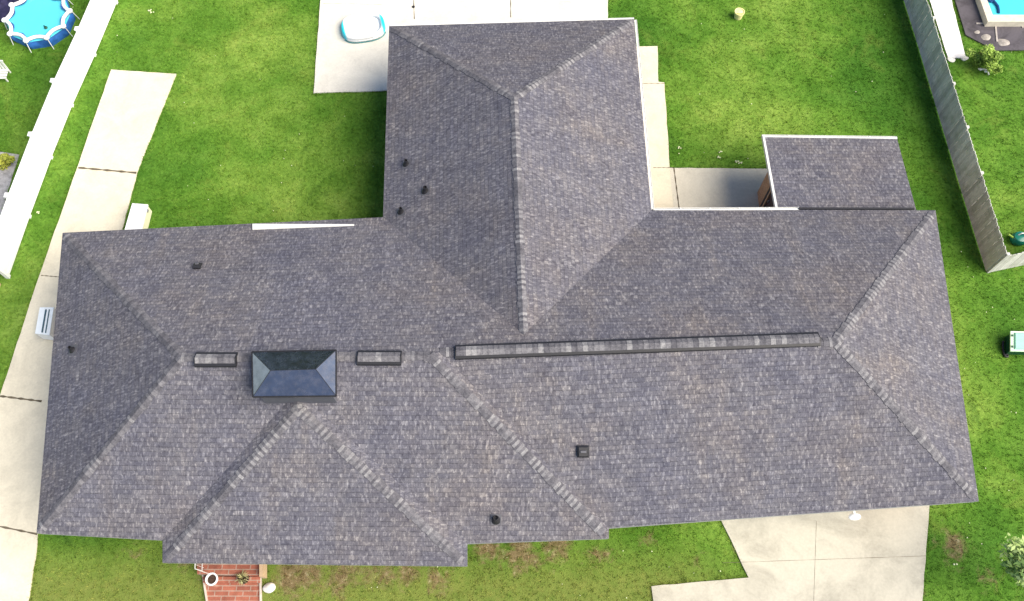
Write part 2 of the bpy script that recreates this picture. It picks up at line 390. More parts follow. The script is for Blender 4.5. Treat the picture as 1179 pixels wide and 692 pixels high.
for i, f in enumerate(RF):
    pts = [V3[k] for k in f]; n = newell(pts)
    if n.z < 0: pts.reverse(); n = -n
    FN[i] = n
    upd = (Vector((0, 0, 1)) - n * n.z).normalized(); ud = upd.cross(n)
    uv = [(p.dot(ud) + 31.7 * i, p.dot(upd) + .0145 * i) for p in pts]
    rm.face(pts, 0, uv)
outline = [V3[k] for k in 'ABCDEFGHIJKLMN']
ar = sum(a.x * b.y - b.x * a.y for a, b in zip(outline, outline[1:] + outline[:1]))
if ar < 0: outline.reverse()
# edge of the roof deck and soffit
for a, b in zip(outline, outline[1:] + outline[:1]):
    rm.face([a, a - Vector((0, 0, .06)), b - Vector((0, 0, .06)), b][::-1] if False else [a - Vector((0, 0, .06)), b - Vector((0, 0, .06)), b, a], 1)
rm.face([p - Vector((0, 0, .06)) for p in reversed(outline)], 1)
roof = rm.build('roof', [M['shingle'], M['fascia']], house)
def inset(poly, d):
    out = []; n = len(poly)
    for i in range(n):
        p0, p, p1 = poly[i - 1], poly[i], poly[(i + 1) % n]
        a = (p - p0).to_2d().normalized(); b = (p1 - p).to_2d().normalized(); na = Vector((-a.y, a.x)); nb = Vector((-b.y, b.x))
        k = (na + nb) / max(.2, 1 + na.dot(nb)); out.append(Vector((p.x + k.x * d, p.y + k.y * d, 0)))
    return out
onames = [k for q in outline for k in 'ABCDEFGHIJKLMN' if (V3[k] - q).length < 1e-6]
wl = inset(outline, .48); wm = MB()
for a, b in zip(wl, wl[1:] + wl[:1]):
    wm.face([a, b, b + Vector((0, 0, 2.70)), a + Vector((0, 0, 2.70))])
wall = wm.build('wall', M['brick_wall'], house)
# fascia boards under the eave
fm = MB()
fl = inset(outline, .03)
for a, b in zip(fl, fl[1:] + fl[:1]): fm.bar(a + Vector((0, 0, 2.66)), b + Vector((0, 0, 2.66)), .03, .15)
fm.build('fascia', M['fascia'], house)
# ridge and hip caps
def edge_normals(a, b):
    r = []
    for i, f in enumerate(RF):
        ff = list(f)
        for x, y in zip(ff, ff[1:] + ff[:1]):
            if {x, y} == {a, b}: r.append(FN[i])
    return r
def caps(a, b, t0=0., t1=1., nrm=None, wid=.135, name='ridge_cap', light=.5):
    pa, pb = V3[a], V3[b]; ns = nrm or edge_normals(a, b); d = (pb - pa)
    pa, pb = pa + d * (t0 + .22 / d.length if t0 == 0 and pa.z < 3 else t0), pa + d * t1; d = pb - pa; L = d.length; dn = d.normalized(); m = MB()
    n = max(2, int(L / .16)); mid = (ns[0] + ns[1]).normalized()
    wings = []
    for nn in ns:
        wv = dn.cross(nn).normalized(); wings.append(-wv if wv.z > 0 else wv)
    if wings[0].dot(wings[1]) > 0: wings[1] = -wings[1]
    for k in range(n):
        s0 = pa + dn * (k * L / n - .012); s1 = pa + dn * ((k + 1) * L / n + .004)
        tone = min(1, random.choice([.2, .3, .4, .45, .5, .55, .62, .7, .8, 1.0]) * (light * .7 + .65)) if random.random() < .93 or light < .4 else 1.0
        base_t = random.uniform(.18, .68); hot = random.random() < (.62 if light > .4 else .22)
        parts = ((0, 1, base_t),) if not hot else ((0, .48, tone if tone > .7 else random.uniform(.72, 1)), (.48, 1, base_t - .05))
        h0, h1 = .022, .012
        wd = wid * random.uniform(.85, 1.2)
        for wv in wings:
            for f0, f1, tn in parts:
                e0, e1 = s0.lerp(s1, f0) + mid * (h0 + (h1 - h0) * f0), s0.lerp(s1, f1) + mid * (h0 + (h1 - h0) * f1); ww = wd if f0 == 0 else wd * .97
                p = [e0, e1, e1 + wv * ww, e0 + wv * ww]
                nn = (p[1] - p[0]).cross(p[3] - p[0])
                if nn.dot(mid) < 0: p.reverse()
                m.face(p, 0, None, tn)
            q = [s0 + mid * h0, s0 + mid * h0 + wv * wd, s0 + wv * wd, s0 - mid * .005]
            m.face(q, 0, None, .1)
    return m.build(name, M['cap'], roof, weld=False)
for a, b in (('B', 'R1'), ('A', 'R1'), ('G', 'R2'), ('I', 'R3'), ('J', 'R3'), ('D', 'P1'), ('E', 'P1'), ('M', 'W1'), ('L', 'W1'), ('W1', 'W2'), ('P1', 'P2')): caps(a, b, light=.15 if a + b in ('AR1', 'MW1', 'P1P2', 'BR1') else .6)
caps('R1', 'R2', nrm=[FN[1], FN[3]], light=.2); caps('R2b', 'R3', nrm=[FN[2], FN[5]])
# ridge vents
def ridge_vent(pa, pb, name='ridge_vent', wid=.30):
    a, b = P(*pa), P(*pb); d = (b - a).normalized(); s = Vector((-d.y, d.x, 0)); L = (b - a).length; m = MB()
    zs = Vector((0, 0, 1)); dr = wid / 2 * .48
    # dark louvred body, peaked
    prof = [(-wid / 2 - .05, -dr - .06), (-wid / 2 - .05, -dr + .035), (0, .05), (wid / 2 + .05, -dr + .035), (wid / 2 + .05, -dr - .06)]
    m.loft([[p + s * x + zs * z for x, z in prof] for p in (a, b)], 1)
    n = max(2, int(L / .15))
    for k in range(n):
        p0, p1 = a + d * (L * k / n + (.03 if k == 0 else -.008)), a + d * (L * (k + 1) / n - (.03 if k == n - 1 else 0))
        tone = random.choice([.2, .35, .45, .5, .55, .6, .7, .75, .95, 1.0])
        for sg in (-1, 1):
            p = [p0 + zs * .078, p1 + zs * .070, p1 + s * sg * (wid / 2 - .015) + zs * (-dr + .065), p0 + s * sg * (wid / 2 - .015) + zs * (-dr + .073)]
            if (p[1] - p[0]).cross(p[3] - p[0]).z < 0: p.reverse()
            m.face(p, 0, None, tone)
    return m.build(name, [M['cap'], M['black_metal']], roof, weld=False)
tag(ridge_vent((524, 404.5, 5.03), (944, 389.5, 5.02)), 'long black-edged vent along the right part of the ridge')
tag(ridge_vent((224, 413, 5.07), (272, 413, 5.08)), 'short black-edged vent left of the chimney')
tag(ridge_vent((411, 411, 5.10), (462, 411, 5.11)), 'short black-edged vent right of the chimney')
# pipes through the roof
def zroof(px, py, fi):
    f = [V3[k] for k in RF[fi]]; n = FN[fi]; c = sum(f, Vector()) / len(f); o = Vector((0, 0, CAM_H)); d = P(px, py, 0) - o
    return o + d * ((c - o).dot(n) / d.dot(n))
def pipe(px, py, fi, r=.055, h=.26, label=None):
    p = zroof(px, py, fi); n = FN[fi]; m = MB()
    # flashing plate on the slope
    u = Vector((1, 0, 0)); u = (u - n * u.dot(n)).normalized(); v = n.cross(u)
    q = [p + n * .012 + u * x * .15 + v * y * .15 for x, y in ((-1, -1), (1, -1), (1, 1), (-1, 1))]; m.face(q, 2)
    m.lathe(p - Vector((0, 0, .03)), [(r + .07, 0), (r + .035, .07), (r + .01, .13), (r, .13), (r, h), (r - .012, h), (r - .014, h - .08)], 14, 0)
    o = m.build('vent_pipe', [M['black_metal'], M['lead'], M['flash']], roof, smooth=True)
    if label: o['label'] = label
pipe(468, 189, 7); pipe(490, 220, 7, .065); pipe(462, 244, 7); pipe(571, 598, 3, .07, .3); pipe(84, 403, 0, .05)
def boxvent(px, py, fi, s=.32):
    p = zroof(px, py, fi); m = MB()
    n = FN[fi]; u = Vector((1, 0, 0)); u = (u - n * u.dot(n)).normalized(); v = n.cross(u)
    def q(x, y, z): return p + u * x + v * y + n * z
    h = s / 2
    m.face([q(-h - .05, -h - .05, .012), q(h + .05, -h - .05, .012), q(h + .05, h + .05, .012), q(-h - .05, h + .05, .012)], 0)
    m.loft([[q(-h, -h, .012), q(h, -h, .012), q(h, h, .012), q(-h, h, .012)], [q(-h, -h, .09), q(h, -h, .09), q(h, h, .06), q(-h, h, .06)]], 0)
    m.loft([[q(-h - .03, -h - .03, .1), q(h + .03, -h - .03, .1), q(h + .03, h + .03, .07), q(-h - .03, h + .03, .07)],
            [q(-h + .02, -h + .02, .16), q(h - .02, -h + .02, .16), q(h - .02, h - .02, .12), q(-h + .02, h - .02, .12)]], 0)
    m.loft([[q(-h + .05, -.03, .14), q(h - .05, -.03, .14), q(h - .05, .04, .14), q(-h + .05, .04, .14)], [q(-h + .06, -.02, .175), q(h - .06, -.02, .175), q(h - .06, .03, .17), q(-h + .06, .03, .17)]], 1)
    m.build('roof_vent', [M['black_metal'], M['flash']], roof)
boxvent(671, 519, 5, .27); boxvent(228, 308, 1, .2)
# white flashing strip on the rear-left slope
a, b, c_, d_ = zroof(291, 259, 1), zroof(408, 259.5, 1), zroof(408, 261, 1), zroof(291, 265, 1)
m = MB(); nn = FN[1]; m.loft([[p + nn * .01 for p in (d_, c_, b, a)], [p + nn * .05 for p in (d_, c_, b, a)]]); m.build('flashing', M['white_trim'], roof)
# chimney
cz = 5.32
cc = [P(291, 457, cz), P(387, 456, cz), P(387, 403, cz), P(290, 405, cz)]
ccen = sum(cc, Vector()) / 4
m = MB(); body = [ccen + (p - ccen) * .88 for p in cc]; m.slab(body, 3.5, cz - .05)
chim = m.build('chimney', plain('chimney cladding', (.10, .10, .12), .7), house)
r0, r1 = P(311.5, 426.5, cz + .40), P(363.5, 425, cz + .40)
m = MB()
lip = [p - Vector((0, 0, .09)) for p in cc]
for i in range(4): m.face([lip[i], lip[(i + 1) % 4], cc[(i + 1) % 4], cc[i]])
m.face([cc[0], cc[1], r1, r0]); m.face([cc[2], cc[3], r0, r1]); m.face([cc[1], cc[2], r1]); m.face([cc[3], cc[0], r0]); m.face(lip[::-1])
m.build('chimney_cap', M['cap_metal'], chim)
m = MB(); up = Vector((0, 0, .012))
for i in range(4): m.tube([cc[i] + up * 0, cc[(i + 1) % 4]], .022, 6)
for p, q in ((cc[0], r0), (cc[3], r0), (cc[1], r1), (cc[2], r1), (r0, r1)): m.tube([p, q], .009, 5)
m.build('cap_seam', M['black_metal'], chim)
# gutters
def gutter(a, b, z=2.72, w=.085, h=.10, parent=None, off=.06):
    a, b = Vector((a.x, a.y, z)), Vector((b.x, b.y, z)); d = (b - a).normalized(); s = Vector((d.y, -d.x, 0)); m = MB()
    # open trough: back, bottom, front lip
    a, b = a + s * off, b + s * off
    prof = [(-w / 2, h / 2), (-w / 2, -h / 2), (w / 2 - .02, -h / 2), (w / 2, h / 2), (w / 2 - .055, h / 2), (w / 2 - .055, h / 2 - .012), (w / 2 - .022, h / 2 - .03), (w / 2 - .035, -h / 2 + .015), (-w / 2 + .012, -h / 2 + .015), (-w / 2 + .012, h / 2)]
    m.loft([[p + s * x + Vector((0, 0, y)) for x, y in prof] for p in (a, b)], 0, cap=False)
    for p in (a, b): m.bar(p + d * .004 - s * w / 2, p + d * .004 + s * w / 2, .012, h)
    n = int((b - a).length / .8)
    for k in range(1, n): q = a.lerp(b, k / n); m.bar(q - s * w / 2 + Vector((0, 0, h / 2 - .004)), q + s * w / 2 + Vector((0, 0, h / 2 - .004)), .025, .012)
    return m.build('gutter', M['white_trim'], parent or house)
gutter(V3['L'], V3['M']) if False else gutter(V3['M'], V3['L'], off=-.06)
gutter(V3['L'], V3['K'], off=-.06)
gutter(V3['K'], P(920, 241, E0), off=-.05, w=.10)
# doors and windows (on walls that the eaves mostly hide)
def on_wall(p0, p1, t, width, z0, z1, name, mats, kids):
    a, b = p0, p1; d = (b - a).normalized(); nrm = Vector((d.y, -d.x, 0)); c = a.lerp(b, t)
    m = MB(); m.bar(c - d * width / 2 + Vector((0, 0, (z0 + z1) / 2)) + nrm * .0, c + d * width / 2 + Vector((0, 0, (z0 + z1) / 2)), .08, z1 - z0)
    o = m.build(name, mats[0], house)
    k = MB()
    for f, (zz0, zz1) in kids:
        cc_ = c + d * width * f[0] + nrm * .05; k.bar(cc_ - d * width * f[1] / 2 + Vector((0, 0, (zz0 + zz1) / 2)), cc_ + d * width * f[1] / 2 + Vector((0, 0, (zz0 + zz1) / 2)), .012, zz1 - zz0)
    k.build('pane' if name == 'window' else 'panel', mats[1], o)
def wseg(a, b):
    pa, pb = wl[onames.index(a)], wl[onames.index(b)]; return (pa, pb) if (onames.index(pb_n := b) - onames.index(a)) % len(wl) == 1 else (pb, pa)
on_wall(*wseg('H', 'I'), .55, 4.9, 0.06, 2.2, 'garage_door', (M['white_trim'], M['white_pvc']), [((x, .2), (z, z + .4)) for x in (-.36, -.12, .12, .36) for z in (.14, .66, 1.18, 1.7)])
on_wall(*wseg('D', 'E'), .18, 1.0, 0.4, 2.45, 'front_door', (plain('door paint', (.16, .03, .03), .5), M['glass']), [((0, .5), (1.4, 2.1))])
on_wall(*wseg('D', 'E'), .68, 1.8, 1.0, 2.3, 'window', (M['white_trim'], M['glass']), [((-.24, .42), (1.08, 2.22)), ((.24, .42), (1.08, 2.22))])
on_wall(*wseg('F', 'G'), .5, 1.5, 1.0, 2.3, 'window', (M['white_trim'], M['glass']), [((-.24, .42), (1.08, 2.22)), ((.24, .42), (1.08, 2.22))])
on_wall(*wseg('B', 'C'), .5, 1.4, 1.0, 2.3, 'window', (M['white_trim'], M['glass']), [((-.24, .42), (1.08, 2.22)), ((.24, .42), (1.08, 2.22))])
on_wall(*wseg('N', 'A'), .4, 1.6, 1.0, 2.3, 'window', (M['white_trim'], M['glass']), [((-.24, .42), (1.08, 2.22)), ((.24, .42), (1.08, 2.22))])
on_wall(*wseg('L', 'M'), .5, 1.8, .1, 2.2, 'patio_door', (M['white_trim'], M['glass']), [((-.24, .42), (.2, 2.1)), ((.24, .42), (.2, 2.1))])
# garage floodlight
fp = P(984, 595, 2.45)
m = MB(); m.lathe(fp + Vector((0, .0, -.02)), [(.03, -.1), (.11, -.06), (.13, .03), (.09, .07), (.02, .09)], 14, 0, sx=1.35, sy=.75, rz=.1)
m.bar(fp, fp + Vector((0, .5, .05)), .05, .05)
m.build('floodlight', M['white_pvc'], house, smooth=True)
# rear porch roof
zb, zf = 2.12, 2.62
pr = [P(880, 158, zb), P(1033, 160, zb), P(1056, 246, zf), P(896, 246, zf)]
n = newell(pr); n = n if n.z > 0 else -n
upd = (Vector((0, 0, 1)) - n * n.z).normalized(); ud = upd.cross(n)
m = MB(); pts = pr if newell(pr).z > 0 else pr[::-1]
m.face(pts, 0, [(p.dot(ud) + 700, p.dot(upd)) for p in pts]); lo = [p - Vector((0, 0, .12)) for p in pts]
for i in range(4): m.face([lo[i], lo[(i + 1) % 4], pts[(i + 1) % 4], pts[i]], 1)
m.face(lo[::-1], 1)
pro = tag(m.build('porch_roof', [M['shingle'], M['fascia']], house), 'lower lean-to roof over the rear porch')
m = MB(); m.bar(pr[0] + Vector((-.035, .05, -.02)), pr[3] + Vector((-.035, 0, -.02)), .07, .13)
m.build('rake_trim', M['white_trim'], pro)
m = MB(); _a, _b = P(920, 241.3, E0), P(1053, 241.6, E0); m.bar(_a + Vector((0, .045, -.01)), _b + Vector((0, .045, -.01)), .06, .05); m.build('eave_shade_bar', M['black_metal'], roof)  # added black bar standing for the shade gap under the main eave
gutter(pr[0] + Vector((-.07, .0, 0)), pr[1], z=zb - .05, off=-.06, w=.10, parent=pro)
# porch side wall: brick part, post, open doorway
XL, XR, YB, YM, YH = 8.82, 13.0, 16.25, 15.62, 13.6
wm2 = MB()
wm2.box((XL + .06, (YB + YM) / 2, 1.03), (.12, YB - YM, 2.06)); wm2.box(((XL + XR) / 2, YB - .06, .99), (XR - XL - .01, .115, 1.98)); wm2.box((XR - .06, (YB + YH) / 2 - .07, .99), (.12, YB - YH - .14, 1.98))
pw = wm2.build('porch_wall', M['tan_brick'], house)
m = MB(); m.box((XL + .05, YM - .06, 1.1), (.13, .11, 2.2)); m.build('post', M['black_metal'], house)
m = MB(); m.box((XL + .05, YM - .15, 1.1), (.11, .07, 2.2)); m.box((XL + .05, YH + .95, 1.1), (.11, .07, 2.2)); m.box((XL + .05, YH + 1.38, 2.17), (.11, 1.2, .06)); 
pf = m.build('door_frame', plain('tan paint', (.62, .42, .28), .5), house)
m = MB(); m.box((XL + .07, (YM - .18 + YH + .95) / 2, 1.06), (.04, YM - .18 - YH - .97, 2.06)); m.box((XL + .04, YM - .3, 1.0), (.05, .03, .12), mi=1)
m.build('door', [plain('dark plum door', (.055, .03, .038), .5), M['lead']], pf)

# ================================================================ FRONT PORCH STEPS (a brick landing and walk)
m = MB(); m.slab([tuple(p) for p in (P(226, 640, .34), P(301, 640, .34), P(301, 663, .34), P(227, 661, .34))], 0, .34)
walk = empty('front_steps', P(265, 670, 0), 'red brick landing and walk leading away from the front door', 'steps')
m.build('landing', M['brick_pave'], walk)
m = MB(); m.slab([tuple(p) for p in (P(233, 664, .17), P(299, 664, .17), P(299, 671, .17), P(234, 671, .17))], 0, .17); m.build('step', M['brick_pave'], walk)
m = MB(); m.slab([tuple(p) for p in (P(234, 662, .06), P(299, 662, .06), P(300, 740, .06), P(246, 740, .06))], -.02, .06)
m.build('walkway', M['brick_pave'], walk)
edm = plain('pale edging', (.55, .48, .42), .8)
for a, b in (((233.5, 660), (246, 740)), ((300, 662), (301, 740))):
    m = MB(); m.bar(P(*a, .075), P(*b, .075), .05, .09); m.build('edging', edm, walk)
m = MB(); rz = .34
rp = [P(225, 640, rz + .75), P(224.5, 655, rz + .75), P(231, 657, rz + .75)]
for a, b in zip(rp, rp[1:]): m.bar(a, b, .022, .02); m.bar(a - Vector((0, 0, .62)), b - Vector((0, 0, .62)), .018, .02)
for a, b in zip(rp, rp[1:]):
    k = max(1, int((b - a).length / .12))
    for i in range(k + 1): q = a.lerp(b, i / k); m.bar(q, Vector((q.x, q.y, .3)), .010, .010)
m.build('railing', M['white_trim'], walk)
m = MB(); a, b = P(301, 640, .5), P(301, 664, .5); m.bar(a - Vector((0, 0, .2)), b - Vector((0, 0, .2)), .10, .5); m.build('side_curb', plain('tan stone curb', (.52, .38, .24), .8), walk)

def blades(m, c, n, h, spread, w=.012, t0=.2, t1=1):
    for _ in range(n):
        a = random.uniform(0, 6.283); s = spread * random.uniform(.3, 1); hh = h * random.uniform(.7, 1.1)
        b = Vector((c[0] + math.cos(a) * .03, c[1] + math.sin(a) * .03, c[2])); mid = b + Vector((math.cos(a) * s * .5, math.sin(a) * s * .5, hh)); tip = b + Vector((math.cos(a) * s * 1.1, math.sin(a) * s * 1.1, hh * .75))
        sd_ = Vector((-math.sin(a), math.cos(a), 0)) * w; t = random.uniform(t0, t1)
        m.face([b - sd_ * .6, b + sd_ * .6, mid + sd_, mid - sd_], 0, None, t); m.face([mid - sd_, mid + sd_, tip], 0, None, t)
pp = P(247, 668, .07)
pot = empty('flower_pot', pp, 'round white flower pot of dark soil on the brick walk', 'flower pot')
m = MB(); m.lathe(pp, [(.11, 0), (.15, .22), (.185, .24), (.185, .29), (.14, .29), (.13, .22)], 20); m.build('pot', M['white_pvc'], pot, smooth=True)
m = MB(); m.lathe(pp, [(.132, .2), (.136, .235), (.05, .25)], 14); m.build('soil', M['terra'], pot)
pp = P(283, 667, .07)
pot = empty('potted_grass', pp, 'spiky ornamental grass growing in a dark pot on the brick walk', 'potted plant')
m = MB(); m.lathe(pp, [(.1, 0), (.14, .2), (.16, .21), (.16, .25), (.12, .25), (.11, .2)], 18); m.build('pot', M['terra'], pot, smooth=True)
m = MB(); blades(m, pp + Vector((0, 0, .22)), 60, .26, .24, .009); m.build('leaves', leafm('straw green leaves', (.10, .10, .03), (.55, .52, .26)), pot)
def rock(name, px, py, r, label, cat, mat, z=0, sx=1.2, group=None, zs=.7):
    p = P(px, py, z); m = MB(); prof = []
    import bmesh
    bm = bmesh.new(); bmesh.ops.create_icosphere(bm, subdivisions=3, radius=r); rr = random.Random(px * 7 + py)
    ph = [rr.uniform(0, 6) for _ in range(6)]
    for v in bm.verts:
        k = 1 + .10 * math.sin(v.co.x / r * 2.3 + ph[0]) * math.sin(v.co.y / r * 2.9 + ph[1]) + .08 * math.sin(v.co.z / r * 4 + ph[2] + v.co.x / r * 3)
        v.co = Vector((v.co.x * k * sx, v.co.y * k, v.co.z * k * zs + r * zs * .6))
    me = bpy.data.meshes.new(name); bm.to_mesh(me); bm.free(); me.polygons.foreach_set('use_smooth', [True] * len(me.polygons)); me.materials.append(mat)
    at = me.attributes.new('tone', 'FLOAT', 'FACE')
    o = bpy.data.objects.new(name, me); C.objects.link(o); o.location = p; return tag(o, label, cat, group)
rock('stone', 311, 677, .15, 'smooth white stone lying on the grass right of the front walk', 'stone', M['stone'])

# ================================================================ FENCES
def px_line(pts): return [P(*p) for p in pts]
def extend(a, b, L): return b + (b - a).normalized() * L
# white vinyl fence on the left
fl_ = px_line([(10, 319), (34, 250), (59, 182), (83, 122), (109, 64), (134, 4)])
fl_.append(extend(fl_[-2], fl_[-1], 2.4)); fl_.append(extend(fl_[-3], fl_[-2], 4.9))
fo = empty('vinyl_fence', fl_[0], 'tall white vinyl privacy fence beside the long concrete path', 'fence')
HF = 1.42; m = MB(); mp_ = MB()
for i, p in enumerate(fl_):
    q = MB(); q.box((p.x, p.y, HF / 2 + .04), (.13, .13, HF + .08)); q.box((p.x, p.y, HF + .10), (.17, .17, .03)); q.box((p.x, p.y, HF + .14), (.13, .13, .06), taper=.2)
    q.build('post', M['white_pvc'], fo)
    if i < len(fl_) - 1:
        b = fl_[i + 1]; q = MB(); d = (b - p).normalized(); a2, b2 = p + d * .065, b - d * .065
        q.bar(a2 + Vector((0, 0, HF / 2)), b2 + Vector((0, 0, HF / 2)), .03, HF - .14)
        n = int((b2 - a2).length / .15)
        for k in range(n + 1):
            c = a2.lerp(b2, k / n); s = Vector((-d.y, d.x, 0))
            q.bar(c + Vector((0, 0, .1)), c + Vector((0, 0, HF - .08)), .012, .042, up=d)
        q.bar(a2 + Vector((0, 0, HF - .05)), b2 + Vector((0, 0, HF - .05)), .055, .12); q.bar(a2 + Vector((0, 0, .1)), b2 + Vector((0, 0, .1)), .055, .12)
        q.build('panel', M['white_pvc'], fo)
# small tan end post of the neighbour
p = P(3, 326, 0); m = MB(); m.box((p.x - .12, p.y - .1, .55), (.14, .14, 1.1)); m.box((p.x - .12, p.y - .1, 1.12), (.18, .18, .05))
tag(m.build('wooden_post', plain('tan post', (.55, .40, .24), .8), origin=(p.x - .12, p.y - .1, 0)), 'short tan wooden post at the near end of the white fence', 'post')

def picket_fence(name, line, H, label, inner):
    fo = empty(name, line[0], label, 'fence')
    for a, b in zip(line, line[1:]):
        L = (b - a).length; d = (b - a).normalized(); s = Vector((-d.y, d.x, 0)) * inner
        n = max(1, round(L / 2.4))
        for k in range(n):
            p, q = a.lerp(b, k / n), a.lerp(b, (k + 1) / n); w_ = (q - p).length; m = MB()
            nb = int(w_ / .145); base = random.uniform(.3, .75)
            for j in range(nb):
                c = p.lerp(q, (j + .5) / nb); hh = H + random.uniform(-.025, .02); ww = w_ / nb - .008
                t = min(1, max(0, base + random.uniform(-.28, .28))); tilt = d * random.uniform(-.008, .008)
                lo_ = c + s * .02; jj = random.uniform(-.008, .008)
                P0 = [lo_ - d * ww / 2, lo_ + d * ww / 2, lo_ + d * ww / 2 + s * .02, lo_ - d * ww / 2 + s * .02]
                P1 = [x + Vector((0, 0, hh - .04)) + tilt + s * jj for x in P0]
                P2 = [x + Vector((0, 0, .04)) + d * (ww * .18) * (1 if i_ in (0, 3) else -1) for i_, x in enumerate(P1)]
                m.loft([[x + Vector((0, 0, .03)) for x in P0], P1, P2], 0, t)
            m.build('picket_panel', M['wood'], fo)
            r = MB()
            for z in (.3, H * .55, H - .2): r.bar(p + Vector((0, 0, z)) - s * .005, q + Vector((0, 0, z)) - s * .005, .04, .09, tone=.5)
            r.build('rail', M['wood'], fo)
        for k in range(n + 1):
            if a is not line[0] and k == 0: continue
            p = a.lerp(b, k / n) - s * .05; r = MB(); r.box((p.x, p.y, H / 2 - .03), (.1, .1, H - .06), math.atan2(d.y, d.x)); r.build('post', M['wood'], fo)
fr_ = px_line([(1136, 313), (1108, 222), (1078, 122), (1056, 48), (1041, 0)])
fr_.append(extend(fr_[-2], fr_[-1], 5))
picket_fence('wooden_fence', fr_, 1.42, 'long weathered grey picket fence down the right side of the lawn', 1)
picket_fence('wooden_fence', [P(1138, 313), P(1260, 287)], 1.3, 'short run of weathered fence returning right from the fence corner', -1)

# ================================================================ TREES, BUSHES
def leaves(m, c, r, n, size, squash=.8, t0=0, t1=1):
    for _ in range(n):
        v = Vector((random.gauss(0, 1), random.gauss(0, 1), random.gauss(0, 1))).normalized() * r * random.random() ** .4
        p = Vector(c) + Vector((v.x, v.y, v.z * squash)); a = Vector((random.gauss(0, 1), random.gauss(0, 1), random.gauss(0, .7))).normalized()
        nn = Vector((random.gauss(0, .6), random.gauss(0, .6), 1)).normalized(); b = nn.cross(a).normalized(); s = size * random.uniform(.6, 1.3); a = b.cross(nn)
        m.face([p - a * s, p - b * s * .45, p + a * s, p + b * s * .45], 0, None, random.uniform(t0, t1))
def tree(name, base, hgt, cr, n, leafsize, mat, label, cat, clumps=24, squash=.75, trunk=.09, lean=0):
    o = empty(name, base, label, cat); m = MB(); top = Vector((base[0] + .1 - lean, base[1], hgt * .75))
    m.tube([base, Vector(base).lerp(top, .5) + Vector((.05, -.04, 0)), top], [trunk, trunk * .75, trunk * .3], 8)
    cen = Vector((base[0] - lean, base[1], hgt - cr * squash)); cl = []
    for k in range(clumps):
        v = Vector((random.gauss(0, 1), random.gauss(0, 1), random.gauss(0, 1))).normalized() * cr * random.uniform(.35, .88); cl.append(cen + Vector((v.x, v.y, v.z * squash)))
    for c in cl[::2]: s = Vector(base).lerp(top, random.uniform(.4, .95)); m.tube([s, s.lerp(c, .5) + Vector((0, 0, .08)), c], [trunk * .35, trunk * .22, trunk * .08], 5)
    m.build('trunk', M['bark'], o, smooth=True); m = MB()
    for c in cl:
        t = random.uniform(.1, .6); leaves(m, c, cr * random.uniform(.2, .36), n // clumps, leafsize, .8, t, min(1, t + .4))
    m.build('crown', mat, o, weld=False)
_t = P(1192, 650, 2.2); tree('young_tree', Vector((_t.x + .8, _t.y, 0)), 3.0, 1.05, 2000, .085, M['leaf_pale'], 'pale-leaved young tree at the bottom right corner of the lawn', 'tree', 34, lean=.8)
tree('bush', P(1127, 74, 0), 1.1, .66, 3600, .055, M['leaf_bush'], 'bright green bush at the near corner of the dark terrace', 'bush', 18, .8, .04)
tree('bush', P(1139, 83, 0), .85, .42, 1500, .045, M['leaf_bush'], 'smaller green bush hugging the near side of the larger one', 'bush', 12, .8, .03)
tree('shrub', P(8, 190, 0), .6, .42, 1500, .045, M['leaf_yellow'], 'yellow-green shrub beside the gravel patch behind the white fence', 'shrub', 12, .7, .03)

# neighbour's things, right
for (px, py, r, lab) in ((1095, 69, .13, 'round pale stone at the left corner of the bleached paving'), (1110, 67.5, .12, 'round pale stone at the right corner of the bleached paving'),
                         (1134, 44, .17, 'pale boulder on the terrace edge between the bush and the pool'), (1154, 50, .2, 'broad pale boulder on the terrace edge below the pool'), (1124, 38, .13, 'pale rock just above the bush on the terrace edge')):
    rock('stone', px, py, r, lab, 'stone', M['stone'] if py > 60 else plain('buff stone', (.34, .31, .28), .85, var=.35, scale=7), zs=.35, group='stones around the terrace')
p = P(1133, 82, 0); m = MB()
for k in range(7):
    a = random.uniform(0, 6.28); q = p + Vector((.22 * math.cos(a), .06 * math.sin(a) - .02, .05)); m.lathe(q, [(.0, 0), (.05, .02), (.065, .06), (.03, .09), (0, .095)], 8, 0, tone=1)
m.tube([p + Vector((-.25, .05, .08)), p + Vector((0, 0, .1)), p + Vector((.22, -.03, .07))], .035, 6); m.tube([p + Vector((.1, 0, .1)), p + Vector((.12, -.2, .03))], .03, 6)
tag(m.build('white_flowers', M['white_trim'], origin=p), 'cluster of white blooms on the grass in front of the bush', 'flowers')
pool = empty('swimming_pool', P(1170, 5, 0), 'rectangular pool with pale cream coping on the dark terrace', 'swimming pool')
zc_ = .34
ring_o = [P(1137.5, 25, zc_), P(1240, 25, zc_), P(1235, -90, zc_), P(1108, -60, zc_)]
ring_i = [P(1143, 17, zc_), P(1234, 17, zc_), P(1230, -84, zc_), P(1114, -60, zc_)]
m = MB()
for i in range(4):
    j = (i + 1) % 4; o0, o1, i0, i1 = ring_o[i], ring_o[j], ring_i[i], ring_i[j]; dz = Vector((0, 0, zc_)); dk = Vector((0, 0, .22))
    m.face([o0, o1, i1, i0]); m.face([o0 - dz, o1 - dz, o1, o0]); m.face([i0, i1, i1 - dk, i0 - dk])
m.build('coping', plain('cream coping', (.66, .60, .48), .6), pool)
m = MB(); m.face([p - Vector((0, 0, .08)) for p in ring_i]); m.build('water', M['water2'], pool)
m = MB(); m.tube([P(1139, -4, .30), P(1143, 0, .32), P(1146, 3, .32), P(1149, 7, .31), P(1150, 12, .30), P(1150, 15, .29)], .045, 7); m.tube([P(1136, -2, .3), P(1141, 2, .3), P(1145, 1, .3)], .05, 7); m.build('hose', plain('navy hose', (.01, .07, .22), .5), pool, smooth=True)
